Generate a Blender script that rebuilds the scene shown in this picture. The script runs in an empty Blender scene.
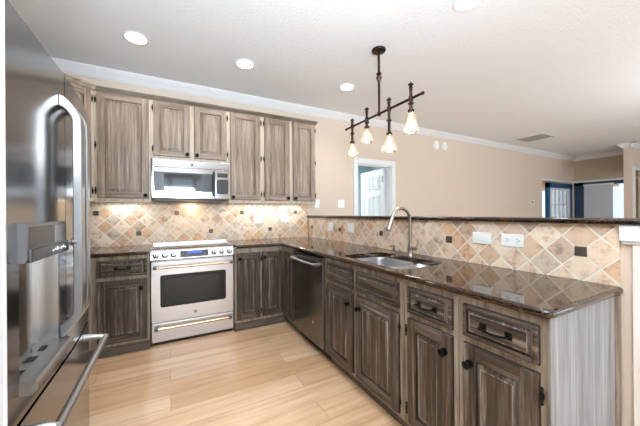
import bpy, bmesh, math, random
from mathutils import Vector, Matrix
random.seed(7)
S = bpy.context.scene
COL = S.collection
PI = math.pi

# ------------------------------------------------------------------ camera
TH, ROLL, FPX, CAMZ = 0.4896, -0.0072, 282.6, 1.249
cam_d = bpy.data.cameras.new('camera')
cam_d.sensor_fit = 'HORIZONTAL'; cam_d.sensor_width = 36.0
cam_d.lens = FPX / 640.0 * 36.0; cam_d.clip_start = 0.02; cam_d.clip_end = 100
cam = bpy.data.objects.new('camera', cam_d); COL.objects.link(cam)
fw = Vector((math.sin(TH), math.cos(TH), 0)); rt = Vector((math.cos(TH), -math.sin(TH), 0)); up = Vector((0, 0, 1))
R_ = rt * math.cos(ROLL) + up * math.sin(ROLL); U_ = up * math.cos(ROLL) - rt * math.sin(ROLL)
M = Matrix.Identity(4)
for i in range(3):
    M[i][0] = R_[i]; M[i][1] = U_[i]; M[i][2] = -fw[i]; M[i][3] = (0, 0, CAMZ)[i]
cam.matrix_world = M
S.camera = cam

# ------------------------------------------------------------------ world, light, exposure
S.view_settings.view_transform = 'Standard'; S.view_settings.look = 'None'
S.view_settings.gamma = 1.0; S.view_settings.use_curve_mapping = False
S.view_settings.exposure = 0.42
W = bpy.data.worlds.new('world'); S.world = W; W.use_nodes = True
wn = W.node_tree
bg = wn.nodes['Background']
bg.inputs[0].default_value = (0.72, 0.86, 1.0, 1); bg.inputs[1].default_value = 1.1

def area(name, loc, direction, sx, sy, power, col=(0.76, 0.89, 1.0)):
    d = bpy.data.lights.new(name, 'AREA'); d.shape = 'RECTANGLE'; d.size = sx; d.size_y = sy
    d.energy = power; d.color = col
    o = bpy.data.objects.new(name, d); COL.objects.link(o); o.location = loc
    o.rotation_euler = Vector(direction).to_track_quat('-Z', 'Y').to_euler()
    return o
# daylight entering through the windows of the wall behind the camera and of the far living room
area('window_daylight_breakfast', (0.35, -2.92, 1.25), (0, 1, 0.12), 1.9, 2.1, 24)
area('window_daylight_living', (3.6, -2.92, 1.45), (0, 1, 0.35), 2.3, 1.7, 52)
area('window_daylight_far', (7.4, -2.92, 1.45), (0, 1, 0.35), 2.3, 1.7, 52)

# the photographer's strobe, bounced off the ceiling from behind the camera
area('bounced_flash', (0.1, -0.4, 1.75), (0.0, 0.25, 1), 0.8, 0.8, 165, (0.80, 0.91, 1.0))
area('added_uplight_living', (5.2, -0.6, 1.75), (0, 0.1, 1), 0.7, 0.7, 52, (0.80, 0.91, 1.0))  # extra upward light added in open space to brighten the living room side

# ------------------------------------------------------------------ materials
def lin(c):
    return tuple(((v / 255.0) / 12.92 if v / 255.0 <= 0.04045 else (((v / 255.0) + 0.055) / 1.055) ** 2.4) for v in c) + (1.0,)

class NT:
    def __init__(s, name):
        s.m = bpy.data.materials.new(name); s.m.use_nodes = True
        s.t = s.m.node_tree; s.b = s.t.nodes['Principled BSDF']; s.out = s.t.nodes['Material Output']
    def n(s, kind, **kw):
        o = s.t.nodes.new(kind)
        for k, v in kw.items():
            if k.startswith('i_'):
                k2 = k[2:]; k2 = int(k2) if k2.isdigit() else k2.replace('_', ' ')
                if hasattr(v, 'is_output'): s.t.links.new(v, o.inputs[k2])
                else: o.inputs[k2].default_value = v
            else: setattr(o, k, v)
        return o
    def l(s, a, b): s.t.links.new(a, b)
    def coord(s, scale=(1, 1, 1), rot=(0, 0, 0), loc=(0, 0, 0), src='Object'):
        tc = s.n('ShaderNodeTexCoord')
        mp = s.n('ShaderNodeMapping'); s.l(tc.outputs[src], mp.inputs[0])
        mp.inputs['Scale'].default_value = scale; mp.inputs['Rotation'].default_value = rot; mp.inputs['Location'].default_value = loc
        return mp.outputs[0]
    def noise(s, vec, scale=1.0, detail=4, rough=0.6):
        o = s.n('ShaderNodeTexNoise'); s.l(vec, o.inputs['Vector'])
        o.inputs['Scale'].default_value = scale; o.inputs['Detail'].default_value = detail; o.inputs['Roughness'].default_value = rough
        return o.outputs['Fac']
    def ramp(s, fac, stops):
        o = s.n('ShaderNodeValToRGB'); s.l(fac, o.inputs[0]); e = o.color_ramp.elements
        while len(e) < len(stops): e.new(0.5)
        for k, (p, c) in enumerate(stops):
            e[k].position = p; e[k].color = c if len(c) == 4 else lin(c)
        return o.outputs[0]
    def mix(s, a, b, fac, mode='MIX'):
        o = s.n('ShaderNodeMix', data_type='RGBA', blend_type=mode)
        for v, i in ((fac, 0), (a, 6), (b, 7)):
            if hasattr(v, 'is_output'): s.l(v, o.inputs[i])
            else: o.inputs[i].default_value = v
        return o.outputs[2]
    def math(s, op, a, b=0.0, c=0.0):
        o = s.n('ShaderNodeMath', operation=op)
        for v, i in ((a, 0), (b, 1), (c, 2)):
            if hasattr(v, 'is_output'): s.l(v, o.inputs[i])
            else: o.inputs[i].default_value = v
        return o.outputs[0]
    def bump(s, h, strength=0.3, dist=0.002):
        o = s.n('ShaderNodeBump'); s.l(h, o.inputs['Height']); o.inputs['Strength'].default_value = strength
        o.inputs['Distance'].default_value = dist; s.l(o.outputs[0], s.b.inputs['Normal'])
    def set(s, **kw):
        for k, v in kw.items():
            k = k.replace('_', ' ')
            if hasattr(v, 'is_output'): s.l(v, s.b.inputs[k])
            else: s.b.inputs[k].default_value = v
        return s.m

def plain(name, rgb, rough=0.5, metal=0.0, **kw):
    t = NT(name); return t.set(Base_Color=lin(rgb), Roughness=rough, Metallic=metal, **kw)

def wall_paint(name, rgb, rough=0.85, bs=0.12):
    t = NT(name); v = t.coord((1, 1, 1))
    n1 = t.noise(v, 90, 3); t.bump(n1, bs, 0.002)
    a = lin(rgb); b = tuple(x * 0.96 for x in a[:3]) + (1,)
    t.set(Base_Color=t.mix(a, b, t.noise(v, 2.0, 2)), Roughness=rough)
    return t.m

def wood(name, stops, horizontal=False, rough=0.42, fine=0.45):
    t = NT(name)
    sc = (1.2, 26, 26) if horizontal else (26, 26, 1.2)
    sf = (4, 85, 85) if horizontal else (85, 85, 4)
    v = t.coord(sc); v2 = t.coord(sf)
    oi = t.n('ShaderNodeObjectInfo')
    add = t.n('ShaderNodeVectorMath', operation='ADD'); t.l(v, add.inputs[0])
    cx = t.n('ShaderNodeCombineXYZ'); r = t.math('MULTIPLY', oi.outputs['Random'], 40.0)
    for i in range(3): t.l(r, cx.inputs[i])
    t.l(cx.outputs[0], add.inputs[1])
    a = t.noise(add.outputs[0], 1.0, 5, 0.62); b = t.noise(v2, 1.0, 3, 0.6)
    f = t.math('ADD', t.math('MULTIPLY', a, 1 - fine), t.math('MULTIPLY', b, fine))
    c = t.ramp(f, stops)
    t.bump(b, 0.15, 0.001)
    t.set(Base_Color=c, Roughness=rough)
    return t.m

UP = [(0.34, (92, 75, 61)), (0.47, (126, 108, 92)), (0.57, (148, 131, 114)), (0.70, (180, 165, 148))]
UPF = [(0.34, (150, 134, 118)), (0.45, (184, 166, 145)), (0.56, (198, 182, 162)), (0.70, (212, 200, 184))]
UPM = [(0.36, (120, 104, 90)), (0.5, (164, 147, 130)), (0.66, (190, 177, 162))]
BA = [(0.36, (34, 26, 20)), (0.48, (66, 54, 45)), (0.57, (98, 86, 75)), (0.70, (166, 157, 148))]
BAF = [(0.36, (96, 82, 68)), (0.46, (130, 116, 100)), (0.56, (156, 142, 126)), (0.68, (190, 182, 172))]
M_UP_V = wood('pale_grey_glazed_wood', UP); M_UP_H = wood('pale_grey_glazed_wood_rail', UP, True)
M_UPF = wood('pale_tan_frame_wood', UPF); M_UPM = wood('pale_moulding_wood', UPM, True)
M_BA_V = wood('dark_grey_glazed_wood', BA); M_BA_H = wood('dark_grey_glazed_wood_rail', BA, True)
M_BAF = wood('grey_brown_frame_wood', BAF)
M_END = wood('window_glare_end_panel_wood', [(0.34, (108, 107, 107)), (0.47, (134, 134, 135)), (0.58, (152, 153, 154)), (0.7, (172, 173, 174))], rough=0.5)  # pale cool tone paints the window glare into the end panel
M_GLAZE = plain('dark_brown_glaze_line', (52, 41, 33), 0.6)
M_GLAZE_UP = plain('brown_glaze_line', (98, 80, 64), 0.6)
M_UP_S = wood('glazed_bevel_wood', [(0.36, (86, 72, 60)), (0.5, (128, 112, 97)), (0.62, (168, 152, 136))])
M_BA_S = wood('dark_glazed_bevel_wood', [(0.36, (36, 29, 25)), (0.5, (72, 62, 54)), (0.64, (140, 132, 124))])
M_RIDGE = wood('whitewashed_worn_ridge', [(0.42, (62, 52, 44)), (0.5, (128, 118, 108)), (0.62, (186, 179, 171))])
M_TOE = wood('dark_toe_kick_wood', [(0.4, (66, 58, 50)), (0.6, (116, 106, 96))], True)
M_WALL = wall_paint('beige_wall_paint', (218, 201, 184))
M_WALL2 = wall_paint('tan_wall_paint', (190, 170, 148))
M_CEIL = NT('textured_ceiling_paint')
_v = M_CEIL.coord(); M_CEIL.bump(M_CEIL.noise(_v, 42, 6, 0.75), 0.8, 0.014)
M_CEIL = M_CEIL.set(Base_Color=lin((236, 238, 241)), Roughness=0.9)
M_WHITE = plain('white_trim_paint', (228, 229, 231), 0.45)
M_WARMWHITE = plain('off_white_paint', (236, 226, 218), 0.6)
M_BLUEWALL = plain('pale_blue_wall_paint', (176, 205, 214), 0.8)
M_BLUE = plain('deep_blue_door_paint', (20, 86, 126), 0.4)
M_NAVY = plain('navy_window_frame_paint', (38, 62, 92), 0.4)
M_BLACK = plain('black_iron', (16, 15, 15), 0.35, 0.6)
M_BRONZE = NT('oil_rubbed_bronze')
_v = M_BRONZE.coord((30, 30, 30)); M_BRONZE = M_BRONZE.set(Base_Color=M_BRONZE.ramp(M_BRONZE.noise(_v, 1.0), [(0.4, (26, 20, 17)), (0.75, (96, 62, 44))]), Roughness=0.4, Metallic=0.7)
M_DARKPL = plain('black_plastic', (18, 18, 20), 0.3)
M_GREYPL = plain('grey_plastic', (92, 92, 94), 0.4)
M_WHITEPL = plain('white_plastic', (240, 240, 238), 0.35)
M_PORE = plain('dark_slot', (10, 10, 10), 0.7)

def steel(name, rgb, rough, horizontal=False, bs=0.05, var=0.1, wave=0.0):
    t = NT(name)
    v = t.coord((2, 2, 220) if horizontal else (220, 220, 2))
    n1 = t.noise(v, 1.0, 3)
    a = lin(rgb); b = tuple(x * (1 - var) for x in a[:3]) + (1,)
    if wave:
        w = t.noise(t.coord((3.0, 3.0, 1.6)), 1.0, 1)
        h = t.math('ADD', t.math('MULTIPLY', n1, 0.02), t.math('MULTIPLY', w, 1.0))
        t.bump(h, wave, 0.02)
    else: t.bump(n1, bs, 0.001)
    t.set(Base_Color=t.mix(a, b, n1), Roughness=rough, Metallic=1.0)
    return t.m
M_STEEL = steel('brushed_stainless_steel', (226, 227, 230), 0.3, True)
M_STEELV = steel('brushed_stainless_steel_vertical', (206, 204, 202), 0.26)
M_FRIDGE = steel('polished_fridge_steel', (136, 136, 137), 0.16, wave=0.02)
M_SATIN = steel('satin_steel_handle', (176, 175, 174), 0.32)
M_CTRL = steel('graphite_control_steel', (92, 92, 93), 0.3, True)
M_MW = steel('microwave_steel', (190, 190, 190), 0.13, True)
M_HEAD = steel('satin_dispenser_steel', (150, 149, 148), 0.35)
M_DW = steel('dark_dishwasher_steel', (128, 126, 125), 0.24)
M_SINK = steel('sink_steel', (206, 208, 212), 0.3, True)
M_NICKEL = steel('brushed_nickel', (168, 158, 146), 0.28)
M_BRASSY = steel('champagne_handle_steel', (214, 190, 164), 0.2)
M_DARKGLASS = plain('dark_oven_glass', (20, 22, 22), 0.06)
M_MWGLASS = plain('smoked_microwave_glass', (70, 72, 74), 0.05, 0.3)
M_COOK = plain('black_ceramic_glass', (14, 14, 15), 0.04)

def emis(name, rgb, st):
    t = NT(name); return t.set(Base_Color=lin(rgb), Emission_Color=lin(rgb), Emission_Strength=st)
M_LENS = emis('downlight_lens', (255, 250, 240), 6.0)
M_BULB = emis('warm_bulb', (255, 210, 150), 2.4)
M_LED = emis('under_cabinet_led', (240, 248, 255), 5.0)
M_DISPLAY = emis('blue_range_display', (60, 80, 200), 0.9)
M_ICON = emis('backlit_icons', (235, 238, 240), 0.6)

def glassm(name, tint=(1, 1, 1, 1), amount=0.12, haze=0.0):
    t = NT(name); t.t.nodes.remove(t.b)
    tr = t.n('ShaderNodeBsdfTransparent'); tr.inputs[0].default_value = tint
    gl = t.n('ShaderNodeBsdfGlossy'); gl.inputs['Roughness'].default_value = 0.05
    lw = t.n('ShaderNodeLayerWeight'); lw.inputs[0].default_value = 0.35
    f = t.math('ADD', t.math('MULTIPLY', lw.outputs['Facing'], 0.55), amount)
    mx = t.n('ShaderNodeMixShader'); t.l(f, mx.inputs[0]); t.l(tr.outputs[0], mx.inputs[1]); t.l(gl.outputs[0], mx.inputs[2])
    last = mx.outputs[0]
    if haze:
        tl = t.n('ShaderNodeBsdfTranslucent'); tl.inputs[0].default_value = (1, 0.97, 0.92, 1)
        m2 = t.n('ShaderNodeMixShader'); m2.inputs[0].default_value = haze
        t.l(last, m2.inputs[1]); t.l(tl.outputs[0], m2.inputs[2]); last = m2.outputs[0]
    t.l(last, t.out.inputs[0]); return t.m
M_GLASS = glassm('window_glass'); M_SHADE = glassm('ribbed_lamp_glass', (0.93, 0.91, 0.88, 1), 0.16, 0.10)

# polished brown granite
t = NT('polished_brown_granite')
v = t.coord((1, 1, 1))
vo = t.n('ShaderNodeTexVoronoi'); t.l(v, vo.inputs['Vector']); vo.inputs['Scale'].default_value = 260
sep = t.n('ShaderNodeSeparateColor'); t.l(vo.outputs['Color'], sep.inputs[0])
sp = t.ramp(sep.outputs[0], [(0.0, (14, 9, 6)), (0.5, (44, 28, 17)), (0.8, (84, 54, 31)), (1.0, (128, 94, 60))])
big = t.noise(v, 26, 5, 0.7)
t.set(Base_Color=t.mix(sp, lin((26, 16, 9)), t.ramp(big, [(0.42, (0, 0, 0)), (0.62, (255, 255, 255))])), Roughness=0.035)
t.b.inputs['IOR'].default_value = 1.6
M_GRANITE = t.m

# tumbled travertine tiles set on the diagonal: u along the wall, v = height
def tile_mat(name, axis, u0, v0, side=0.1037):
    t = NT(name)
    tc = t.n('ShaderNodeTexCoord'); s = t.n('ShaderNodeSeparateXYZ'); t.l(tc.outputs['Object'], s.inputs[0])
    u = t.math('SUBTRACT', s.outputs[axis], u0); v = t.math('SUBTRACT', s.outputs[2], v0)
    k = 1 / (math.sqrt(2) * side)
    a = t.math('MULTIPLY', t.math('ADD', u, v), k); b = t.math('MULTIPLY', t.math('SUBTRACT', u, v), k)
    def edge(x):
        f = t.math('FRACT', x); return t.math('MINIMUM', f, t.math('SUBTRACT', 1.0, f))
    wob = t.math('MULTIPLY', t.math('SUBTRACT', t.noise(tc.outputs['Object'], 60, 3), 0.5), 0.03)
    e = t.math('ADD', t.math('MINIMUM', edge(a), edge(b)), wob)
    grout = t.math('LESS_THAN', e, 0.030)
    cx = t.n('ShaderNodeCombineXYZ'); t.l(t.math('FLOOR', a), cx.inputs[0]); t.l(t.math('FLOOR', b), cx.inputs[1])
    w = t.n('ShaderNodeTexWhiteNoise', noise_dimensions='2D'); t.l(cx.outputs[0], w.inputs['Vector'])
    base = t.ramp(w.outputs['Value'], [(0.0, (212, 156, 104)), (0.12, (196, 180, 164)), (0.26, (228, 204, 176)), (0.46, (232, 212, 188)), (0.58, (214, 190, 166)), (0.70, (224, 178, 128)), (0.84, (192, 168, 146)), (1.0, (238, 222, 202))])
    off = t.n('ShaderNodeVectorMath', operation='ADD'); t.l(tc.outputs['Object'], off.inputs[0]); t.l(w.outputs['Color'], off.inputs[1])
    m1 = t.noise(off.outputs[0], 17, 7, 0.7)
    mott = t.ramp(m1, [(0.33, (112, 82, 62)), (0.41, (210, 174, 138)), (0.48, (244, 232, 218)), (0.66, (255, 252, 246))])
    c = t.mix(base, mott, 0.7, 'MULTIPLY')
    c = t.mix(c, lin((255, 250, 240)), 0.10)
    pit = t.noise(off.outputs[0], 75, 4, 0.7)
    c = t.mix(c, lin((120, 104, 92)), t.ramp(pit, [(0.60, (0, 0, 0)), (0.74, (190, 190, 190))]))
    c = t.mix(c, lin((232, 224, 210)), grout)
    h = t.math('MINIMUM', t.math('MULTIPLY', e, 9.0), 0.7)
    t.bump(t.math('ADD', h, t.math('MULTIPLY', pit, -0.25)), 0.5, 0.003)
    t.set(Base_Color=c, Roughness=0.5)
    return t.m
M_TILE_BACK = tile_mat('diagonal_travertine_back', 0, 0.0735, 1.262)
M_TILE_BAR = tile_mat('diagonal_travertine_bar', 1, 0.611, 1.055)

# oak planks along X
t = NT('light_oak_planks')
tc = t.n('ShaderNodeTexCoord')
br = t.n('ShaderNodeTexBrick'); t.l(tc.outputs['Object'], br.inputs['Vector'])
br.inputs['Scale'].default_value = 1.0; br.inputs['Brick Width'].default_value = 1.35; br.inputs['Row Height'].default_value = 0.185
br.inputs['Mortar Size'].default_value = 0.0012; br.offset = 0.37; br.inputs['Color1'].default_value = (0, 0, 0, 1); br.inputs['Color2'].default_value = (1, 1, 1, 1)
br.inputs['Mortar'].default_value = (0.5, 0.5, 0.5, 1); br.inputs['Mortar Smooth'].default_value = 0.3
base = t.ramp(br.outputs['Color'], [(0.0, (208, 170, 132)), (0.35, (224, 190, 154)), (0.7, (232, 204, 172)), (1.0, (216, 180, 144))])
mp = t.n('ShaderNodeMapping'); t.l(tc.outputs['Object'], mp.inputs[0]); mp.inputs['Scale'].default_value = (1.6, 20, 1)
mv = t.n('ShaderNodeVectorMath', operation='ADD'); t.l(mp.outputs[0], mv.inputs[0])
ml = t.n('ShaderNodeVectorMath', operation='SCALE'); t.l(br.outputs['Color'], ml.inputs[0]); ml.inputs['Scale'].default_value = 13.0; t.l(ml.outputs[0], mv.inputs[1])
g = t.noise(mv.outputs[0], 1.0, 6, 0.62)
c = t.mix(base, t.ramp(g, [(0.3, (184, 144, 110)), (0.45, (234, 212, 188)), (0.6, (255, 250, 244)), (0.75, (236, 214, 190))]), 0.5, 'MULTIPLY')
kn = t.noise(mv.outputs[0], 0.45, 2, 0.4)
c = t.mix(c, lin((176, 126, 88)), t.ramp(kn, [(0.62, (0, 0, 0)), (0.78, (150, 150, 150))]))
c = t.mix(c, lin((150, 108, 74)), br.outputs['Fac'])
t.set(Base_Color=c, Roughness=0.3)
t.bump(t.math('ADD', t.math('MULTIPLY', g, 0.3), t.math('MULTIPLY', br.outputs['Fac'], -1.0)), 0.15, 0.001)
M_FLOOR = t.m

# ------------------------------------------------------------------ mesh builder
class MB:
    def __init__(s): s.v = []; s.f = []; s.m = []
    def add(s, verts, faces, mi=0):
        o = len(s.v); s.v += [tuple(p) for p in verts]
        s.f += [tuple(i + o for i in f) for f in faces]; s.m += [mi] * len(faces); return s
    def box(s, x0, y0, z0, x1, y1, z1, mi=0, bev=0.0):
        x0, x1 = min(x0, x1), max(x0, x1); y0, y1 = min(y0, y1), max(y0, y1); z0, z1 = min(z0, z1), max(z0, z1)
        if bev > 0:
            bev = min(bev, (x1 - x0) * .45, (y1 - y0) * .45, (z1 - z0) * .45)
            bm = bmesh.new(); bmesh.ops.create_cube(bm, size=1)
            for v in bm.verts: v.co = Vector(((x0 + x1) / 2 + v.co.x * (x1 - x0), (y0 + y1) / 2 + v.co.y * (y1 - y0), (z0 + z1) / 2 + v.co.z * (z1 - z0)))
            bmesh.ops.bevel(bm, geom=list(bm.edges), offset=bev, segments=2, affect='EDGES', profile=0.5)
            bm.verts.index_update()
            s.add([v.co for v in bm.verts], [[v.index for v in f.verts] for f in bm.faces], mi); bm.free(); return s
        P = [(x0, y0, z0), (x1, y0, z0), (x1, y1, z0), (x0, y1, z0), (x0, y0, z1), (x1, y0, z1), (x1, y1, z1), (x0, y1, z1)]
        return s.add(P, [(0, 3, 2, 1), (4, 5, 6, 7), (0, 1, 5, 4), (1, 2, 6, 5), (2, 3, 7, 6), (3, 0, 4, 7)], mi)
    def prism(s, poly, axis, a, b, mi=0, cap=True):
        n = len(poly)
        def P(p, t): return {'x': (t, p[0], p[1]), 'y': (p[0], t, p[1]), 'z': (p[0], p[1], t)}[axis]
        V = [P(p, a) for p in poly] + [P(p, b) for p in poly]
        F = [(i, (i + 1) % n, n + (i + 1) % n, n + i) for i in range(n)]
        if cap: F += [tuple(range(n))[::-1], tuple(range(n, 2 * n))]
        return s.add(V, F, mi)
    def tube(s, pts, r, seg=12, mi=0, cap=True):
        pts = [Vector(p) for p in pts]; rr = r if isinstance(r, (list, tuple)) else [r] * len(pts)
        T = []
        for i in range(len(pts)):
            a = pts[max(i - 1, 0)]; b = pts[min(i + 1, len(pts) - 1)]; T.append((b - a).normalized())
        ref = Vector((0, 0, 1)) if abs(T[0].z) < 0.9 else Vector((1, 0, 0))
        nrm = T[0].cross(ref).normalized(); V = []
        for i, p in enumerate(pts):
            nrm = (nrm - T[i] * nrm.dot(T[i])).normalized(); bn = T[i].cross(nrm)
            for k in range(seg):
                a = 2 * PI * k / seg; V.append(p + (nrm * math.cos(a) + bn * math.sin(a)) * rr[i])
        F = []
        for i in range(len(pts) - 1):
            for k in range(seg):
                k2 = (k + 1) % seg; F.append((i * seg + k, i * seg + k2, (i + 1) * seg + k2, (i + 1) * seg + k))
        if cap: F += [tuple(range(seg))[::-1], tuple(range((len(pts) - 1) * seg, len(pts) * seg))]
        return s.add(V, F, mi)
    def lathe(s, prof, c=(0, 0, 0), axis='z', seg=24, mi=0):
        V = []; n = len(prof)
        for (r, h) in prof:
            r = max(r, 1e-5)
            for k in range(seg):
                a = 2 * PI * k / seg; x, y = r * math.cos(a), r * math.sin(a)
                p = {'z': (x, y, h), 'y': (x, h, y), 'x': (h, x, y)}[axis]
                V.append((p[0] + c[0], p[1] + c[1], p[2] + c[2]))
        F = []
        for i in range(n - 1):
            for k in range(seg):
                k2 = (k + 1) % seg; F.append((i * seg + k, i * seg + k2, (i + 1) * seg + k2, (i + 1) * seg + k))
        F += [tuple(range(seg))[::-1], tuple(range((n - 1) * seg, n * seg))]
        return s.add(V, F, mi)
    def build(s, name, mats, parent=None, smooth=30, solid=0):
        me = bpy.data.meshes.new(name); me.from_pydata(s.v, [], s.f)
        for m in (mats if isinstance(mats, (list, tuple)) else [mats]): me.materials.append(m)
        me.polygons.foreach_set('material_index', s.m)
        bm = bmesh.new(); bm.from_mesh(me); bmesh.ops.recalc_face_normals(bm, faces=list(bm.faces)); bm.to_mesh(me); bm.free()
        if smooth:
            me.polygons.foreach_set('use_smooth', [True] * len(me.polygons))
            me.set_sharp_from_angle(angle=math.radians(max(smooth, 46)))
        me.update()
        o = bpy.data.objects.new(name, me); COL.objects.link(o)
        if parent: o.parent = parent
        if smooth:
            wm = o.modifiers.new('weighted_normals', 'WEIGHTED_NORMAL'); wm.weight = 100; wm.keep_sharp = True
        if solid:
            md = o.modifiers.new('thickness', 'SOLIDIFY'); md.thickness = solid; md.offset = 1
        return o

def tag(o, label, cat, group=None, kind=None):
    if label: o['label'] = label
    if cat: o['category'] = cat
    if group: o['group'] = group
    if kind: o['kind'] = kind
    return o
def thing(name, label, cat, loc=(0, 0, 0), rz=0.0, group=None):
    o = bpy.data.objects.new(name, None); COL.objects.link(o); o.empty_display_size = 0.1
    o.location = loc; o.rotation_euler = (0, 0, rz); return tag(o, label, cat, group)
def struct(o): o['kind'] = 'structure'; return o
def dup(root, loc, label, rz=None):
    r = root.copy(); COL.objects.link(r); r.location = loc; r['label'] = label
    if rz is not None: r.rotation_euler = (0, 0, rz)
    for ch in list(root.children):
        c = ch.copy(); COL.objects.link(c); c.parent = r
        for g in list(ch.children):
            d = g.copy(); COL.objects.link(d); d.parent = c
    return r

# ------------------------------------------------------------------ the room
CEIL = 2.74; YW = 3.634; XL = -1.21; XS = 1.746
struct(MB().box(-3.4, -3.1, -0.1, 14.2, YW + 2.6, 0).build('floor', M_FLOOR, smooth=0))
struct(MB().box(-3.4, -3.1, CEIL, 14.2, YW + 0.14, CEIL + 0.1).build('ceiling', M_CEIL, smooth=0))
# wall behind the range, running on into the living room (a doorway and a porch opening)
DX0, DX1, DZ = 2.60, 3.30, 2.03
OX0, OX1, OZ = 8.25, 9.99, 2.03
w = MB(); T = 0.13
w.box(XL - 0.13, YW, 0, DX0, YW + T, CEIL); w.box(DX0, YW, DZ, DX1, YW + T, CEIL)
w.box(DX1, YW, 0, OX0, YW + T, CEIL); w.box(OX0, YW, OZ, OX1, YW + T, CEIL); w.box(OX1, YW, 0, 10.13, YW + T, CEIL)
struct(w.build('wall_back', M_WALL, smooth=0))
struct(MB().box(XL - 0.13, 0.935, 0, XL, YW, CEIL).build('wall_left', M_WALL, smooth=0))
# short return wall beside the refrigerator, near the camera
struct(MB().box(-3.4, 0.80, 0, -0.372, 0.93, CEIL).build('wall_return', M_WALL, smooth=0))
c = MB()
c.box(-0.371, 0.795, 0, -0.345, 0.940, CEIL - 0.1, 0, 0.002); c.box(-0.346, 0.932, 0, -0.341, 0.9405, CEIL - 0.1, 0, 0.001); c.box(-0.346, 0.86, 0, -0.342, 0.917, CEIL - 0.1, 0, 0.001)
struct(c.build('trim_1', M_WHITE))
struct(MB().box(-3.4, -3.1, 0, -3.3, 0.8, CEIL).build('wall_far_left', M_WALL, smooth=0))
# wall behind the camera with three windows
w = MB(); WX = [(-0.65, 1.35), (2.4, 4.8), (6.2, 8.6)]; x = -3.4
for a, b in WX:
    w.box(x, -3.1, 0, a, -2.98, CEIL); w.box(a, -3.1, 0, b, -2.98, 0.15 if a < 0 else 0.55); w.box(a, -3.1, 2.35, b, -2.98, CEIL); x = b
w.box(x, -3.1, 0, 14.2, -2.98, CEIL)
struct(w.build('wall_front', M_WALL, smooth=0))
for i, (a, b) in enumerate(WX):
    f = MB()
    for xx in (a, b - 0.06): f.box(xx, -2.98, 0.12 if a < 0 else 0.5, xx + 0.06, -2.9, 2.4)
    for zz in ((0.12 if a < 0 else 0.5), 2.34): f.box(a, -2.98, zz, b, -2.9, zz + 0.06)
    n = 3
    for k in range(1, n): xx = a + (b - a) * k / n; f.box(xx - 0.05, -2.91, 0.12 if a < 0 else 0.5, xx + 0.05, -2.88, 2.4)
    f.box(a, -2.91, 1.42, b, -2.88, 1.48)
    struct(f.build('window_%d' % (i + 1), M_WHITE, smooth=0))
struct(MB().box(14.1, -3.1, 0, 14.2, 2.38, CEIL).build('wall_east', M_WALL2, smooth=0))
# far living room wall with the blinds window
w = MB(); FX = 10.0; WY0, WY1 = 2.50, 3.625
w.box(FX, WY1, 0, FX + 0.13, YW, CEIL); w.box(FX, 2.38, 0, FX + 0.13, WY0, CEIL)
w.box(FX, WY0, OZ, FX + 0.13, WY1, CEIL); w.box(FX, WY0, 0, FX + 0.13, WY1, 0.4)
struct(w.build('wall_right', M_WALL2, smooth=0))
w = MB(); w.box(8.96, 2.246, 0, 9.02, 2.38, CEIL); w.box(9.02, 2.246, 2.17, 9.9, 2.38, CEIL); w.box(9.9, 2.246, 0, 14.1, 2.38, CEIL)
struct(w.build('wall_divider', M_WALL, smooth=0))
w = MB(); w.box(9.0, 2.22, 0, 9.06, 2.245, 2.23); w.box(9.06, 2.22, 2.15, 9.9, 2.245, 2.23)
struct(w.build('trim_2', M_WHITE))

# crown moulding
def crown_profile(d=0.085, h=0.095):
    return [(0, 0), (0.010, 0), (0.014, 0.012), (0.026, 0.020), (0.040, 0.040), (0.062, 0.062), (0.070, 0.078), (d, 0.082), (d, h), (0, h)]
CP = crown_profile()
m = MB(); m.prism([(YW - p[0], CEIL - 0.095 + p[1]) for p in CP], 'x', XL, FX)
m.prism([(XL + p[0], CEIL - 0.095 + p[1]) for p in CP], 'y', 0.935, YW)
m.prism([(FX - p[0], CEIL - 0.095 + p[1]) for p in CP], 'y', 2.38, YW)
m.prism([(8.96 - p[0], CEIL - 0.095 + p[1]) for p in CP], 'y', 2.246 - 0.085, 2.38)
m.prism([(2.246 - p[0], CEIL - 0.095 + p[1]) for p in CP], 'x', 8.96 - 0.085, 14.1)
m.prism([(2.38 + p[0], CEIL - 0.095 + p[1]) for p in CP], 'x', 8.96 - 0.085, FX)
struct(m.build('trim_3', M_WHITE, smooth=50))

# doorway with its open white door, room beyond
m = MB()
for (a, b) in ((DX0 - 0.075, DX0), (DX1, DX1 + 0.085)): m.box(a, YW - 0.018, 0, b, YW, DZ + 0.08, 0, 0.004)
m.box(DX0, YW - 0.018, DZ, DX1, YW, DZ + 0.08, 0, 0.004)
m.box(DX0, YW, 0, DX0 + 0.018, YW + T, DZ); m.box(DX1 - 0.018, YW, 0, DX1, YW + T, DZ); m.box(DX0, YW, DZ - 0.018, DX1, YW + T, DZ)
struct(m.build('trim_4', M_WHITE))
m = MB(); m.box(1.9, YW + 2.4, 0, 4.9, YW + 2.5, 2.6); m.box(1.8, YW + T, 0, 1.9, YW + 2.4, 2.6); m.box(4.8, YW + T, 0, 4.9, YW + 2.4, 2.6)
m.box(1.8, YW + T + 0.001, 2.6, 4.9, YW + 2.5, 2.7)
struct(m.build('wall_hallway', M_BLUEWALL, smooth=0))
dl = MB(); dw, dh = 0.74, 2.01
dl.box(0, 0.0, 0.01, dw, 0.036, dh, 0, 0.003)
door = struct(dl.build('door_1', M_WHITE))
ang = math.radians(84)
door.location = (DX1 - 0.025, YW + T + 0.004, 0); door.rotation_euler = (0, 0, ang)
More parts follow.
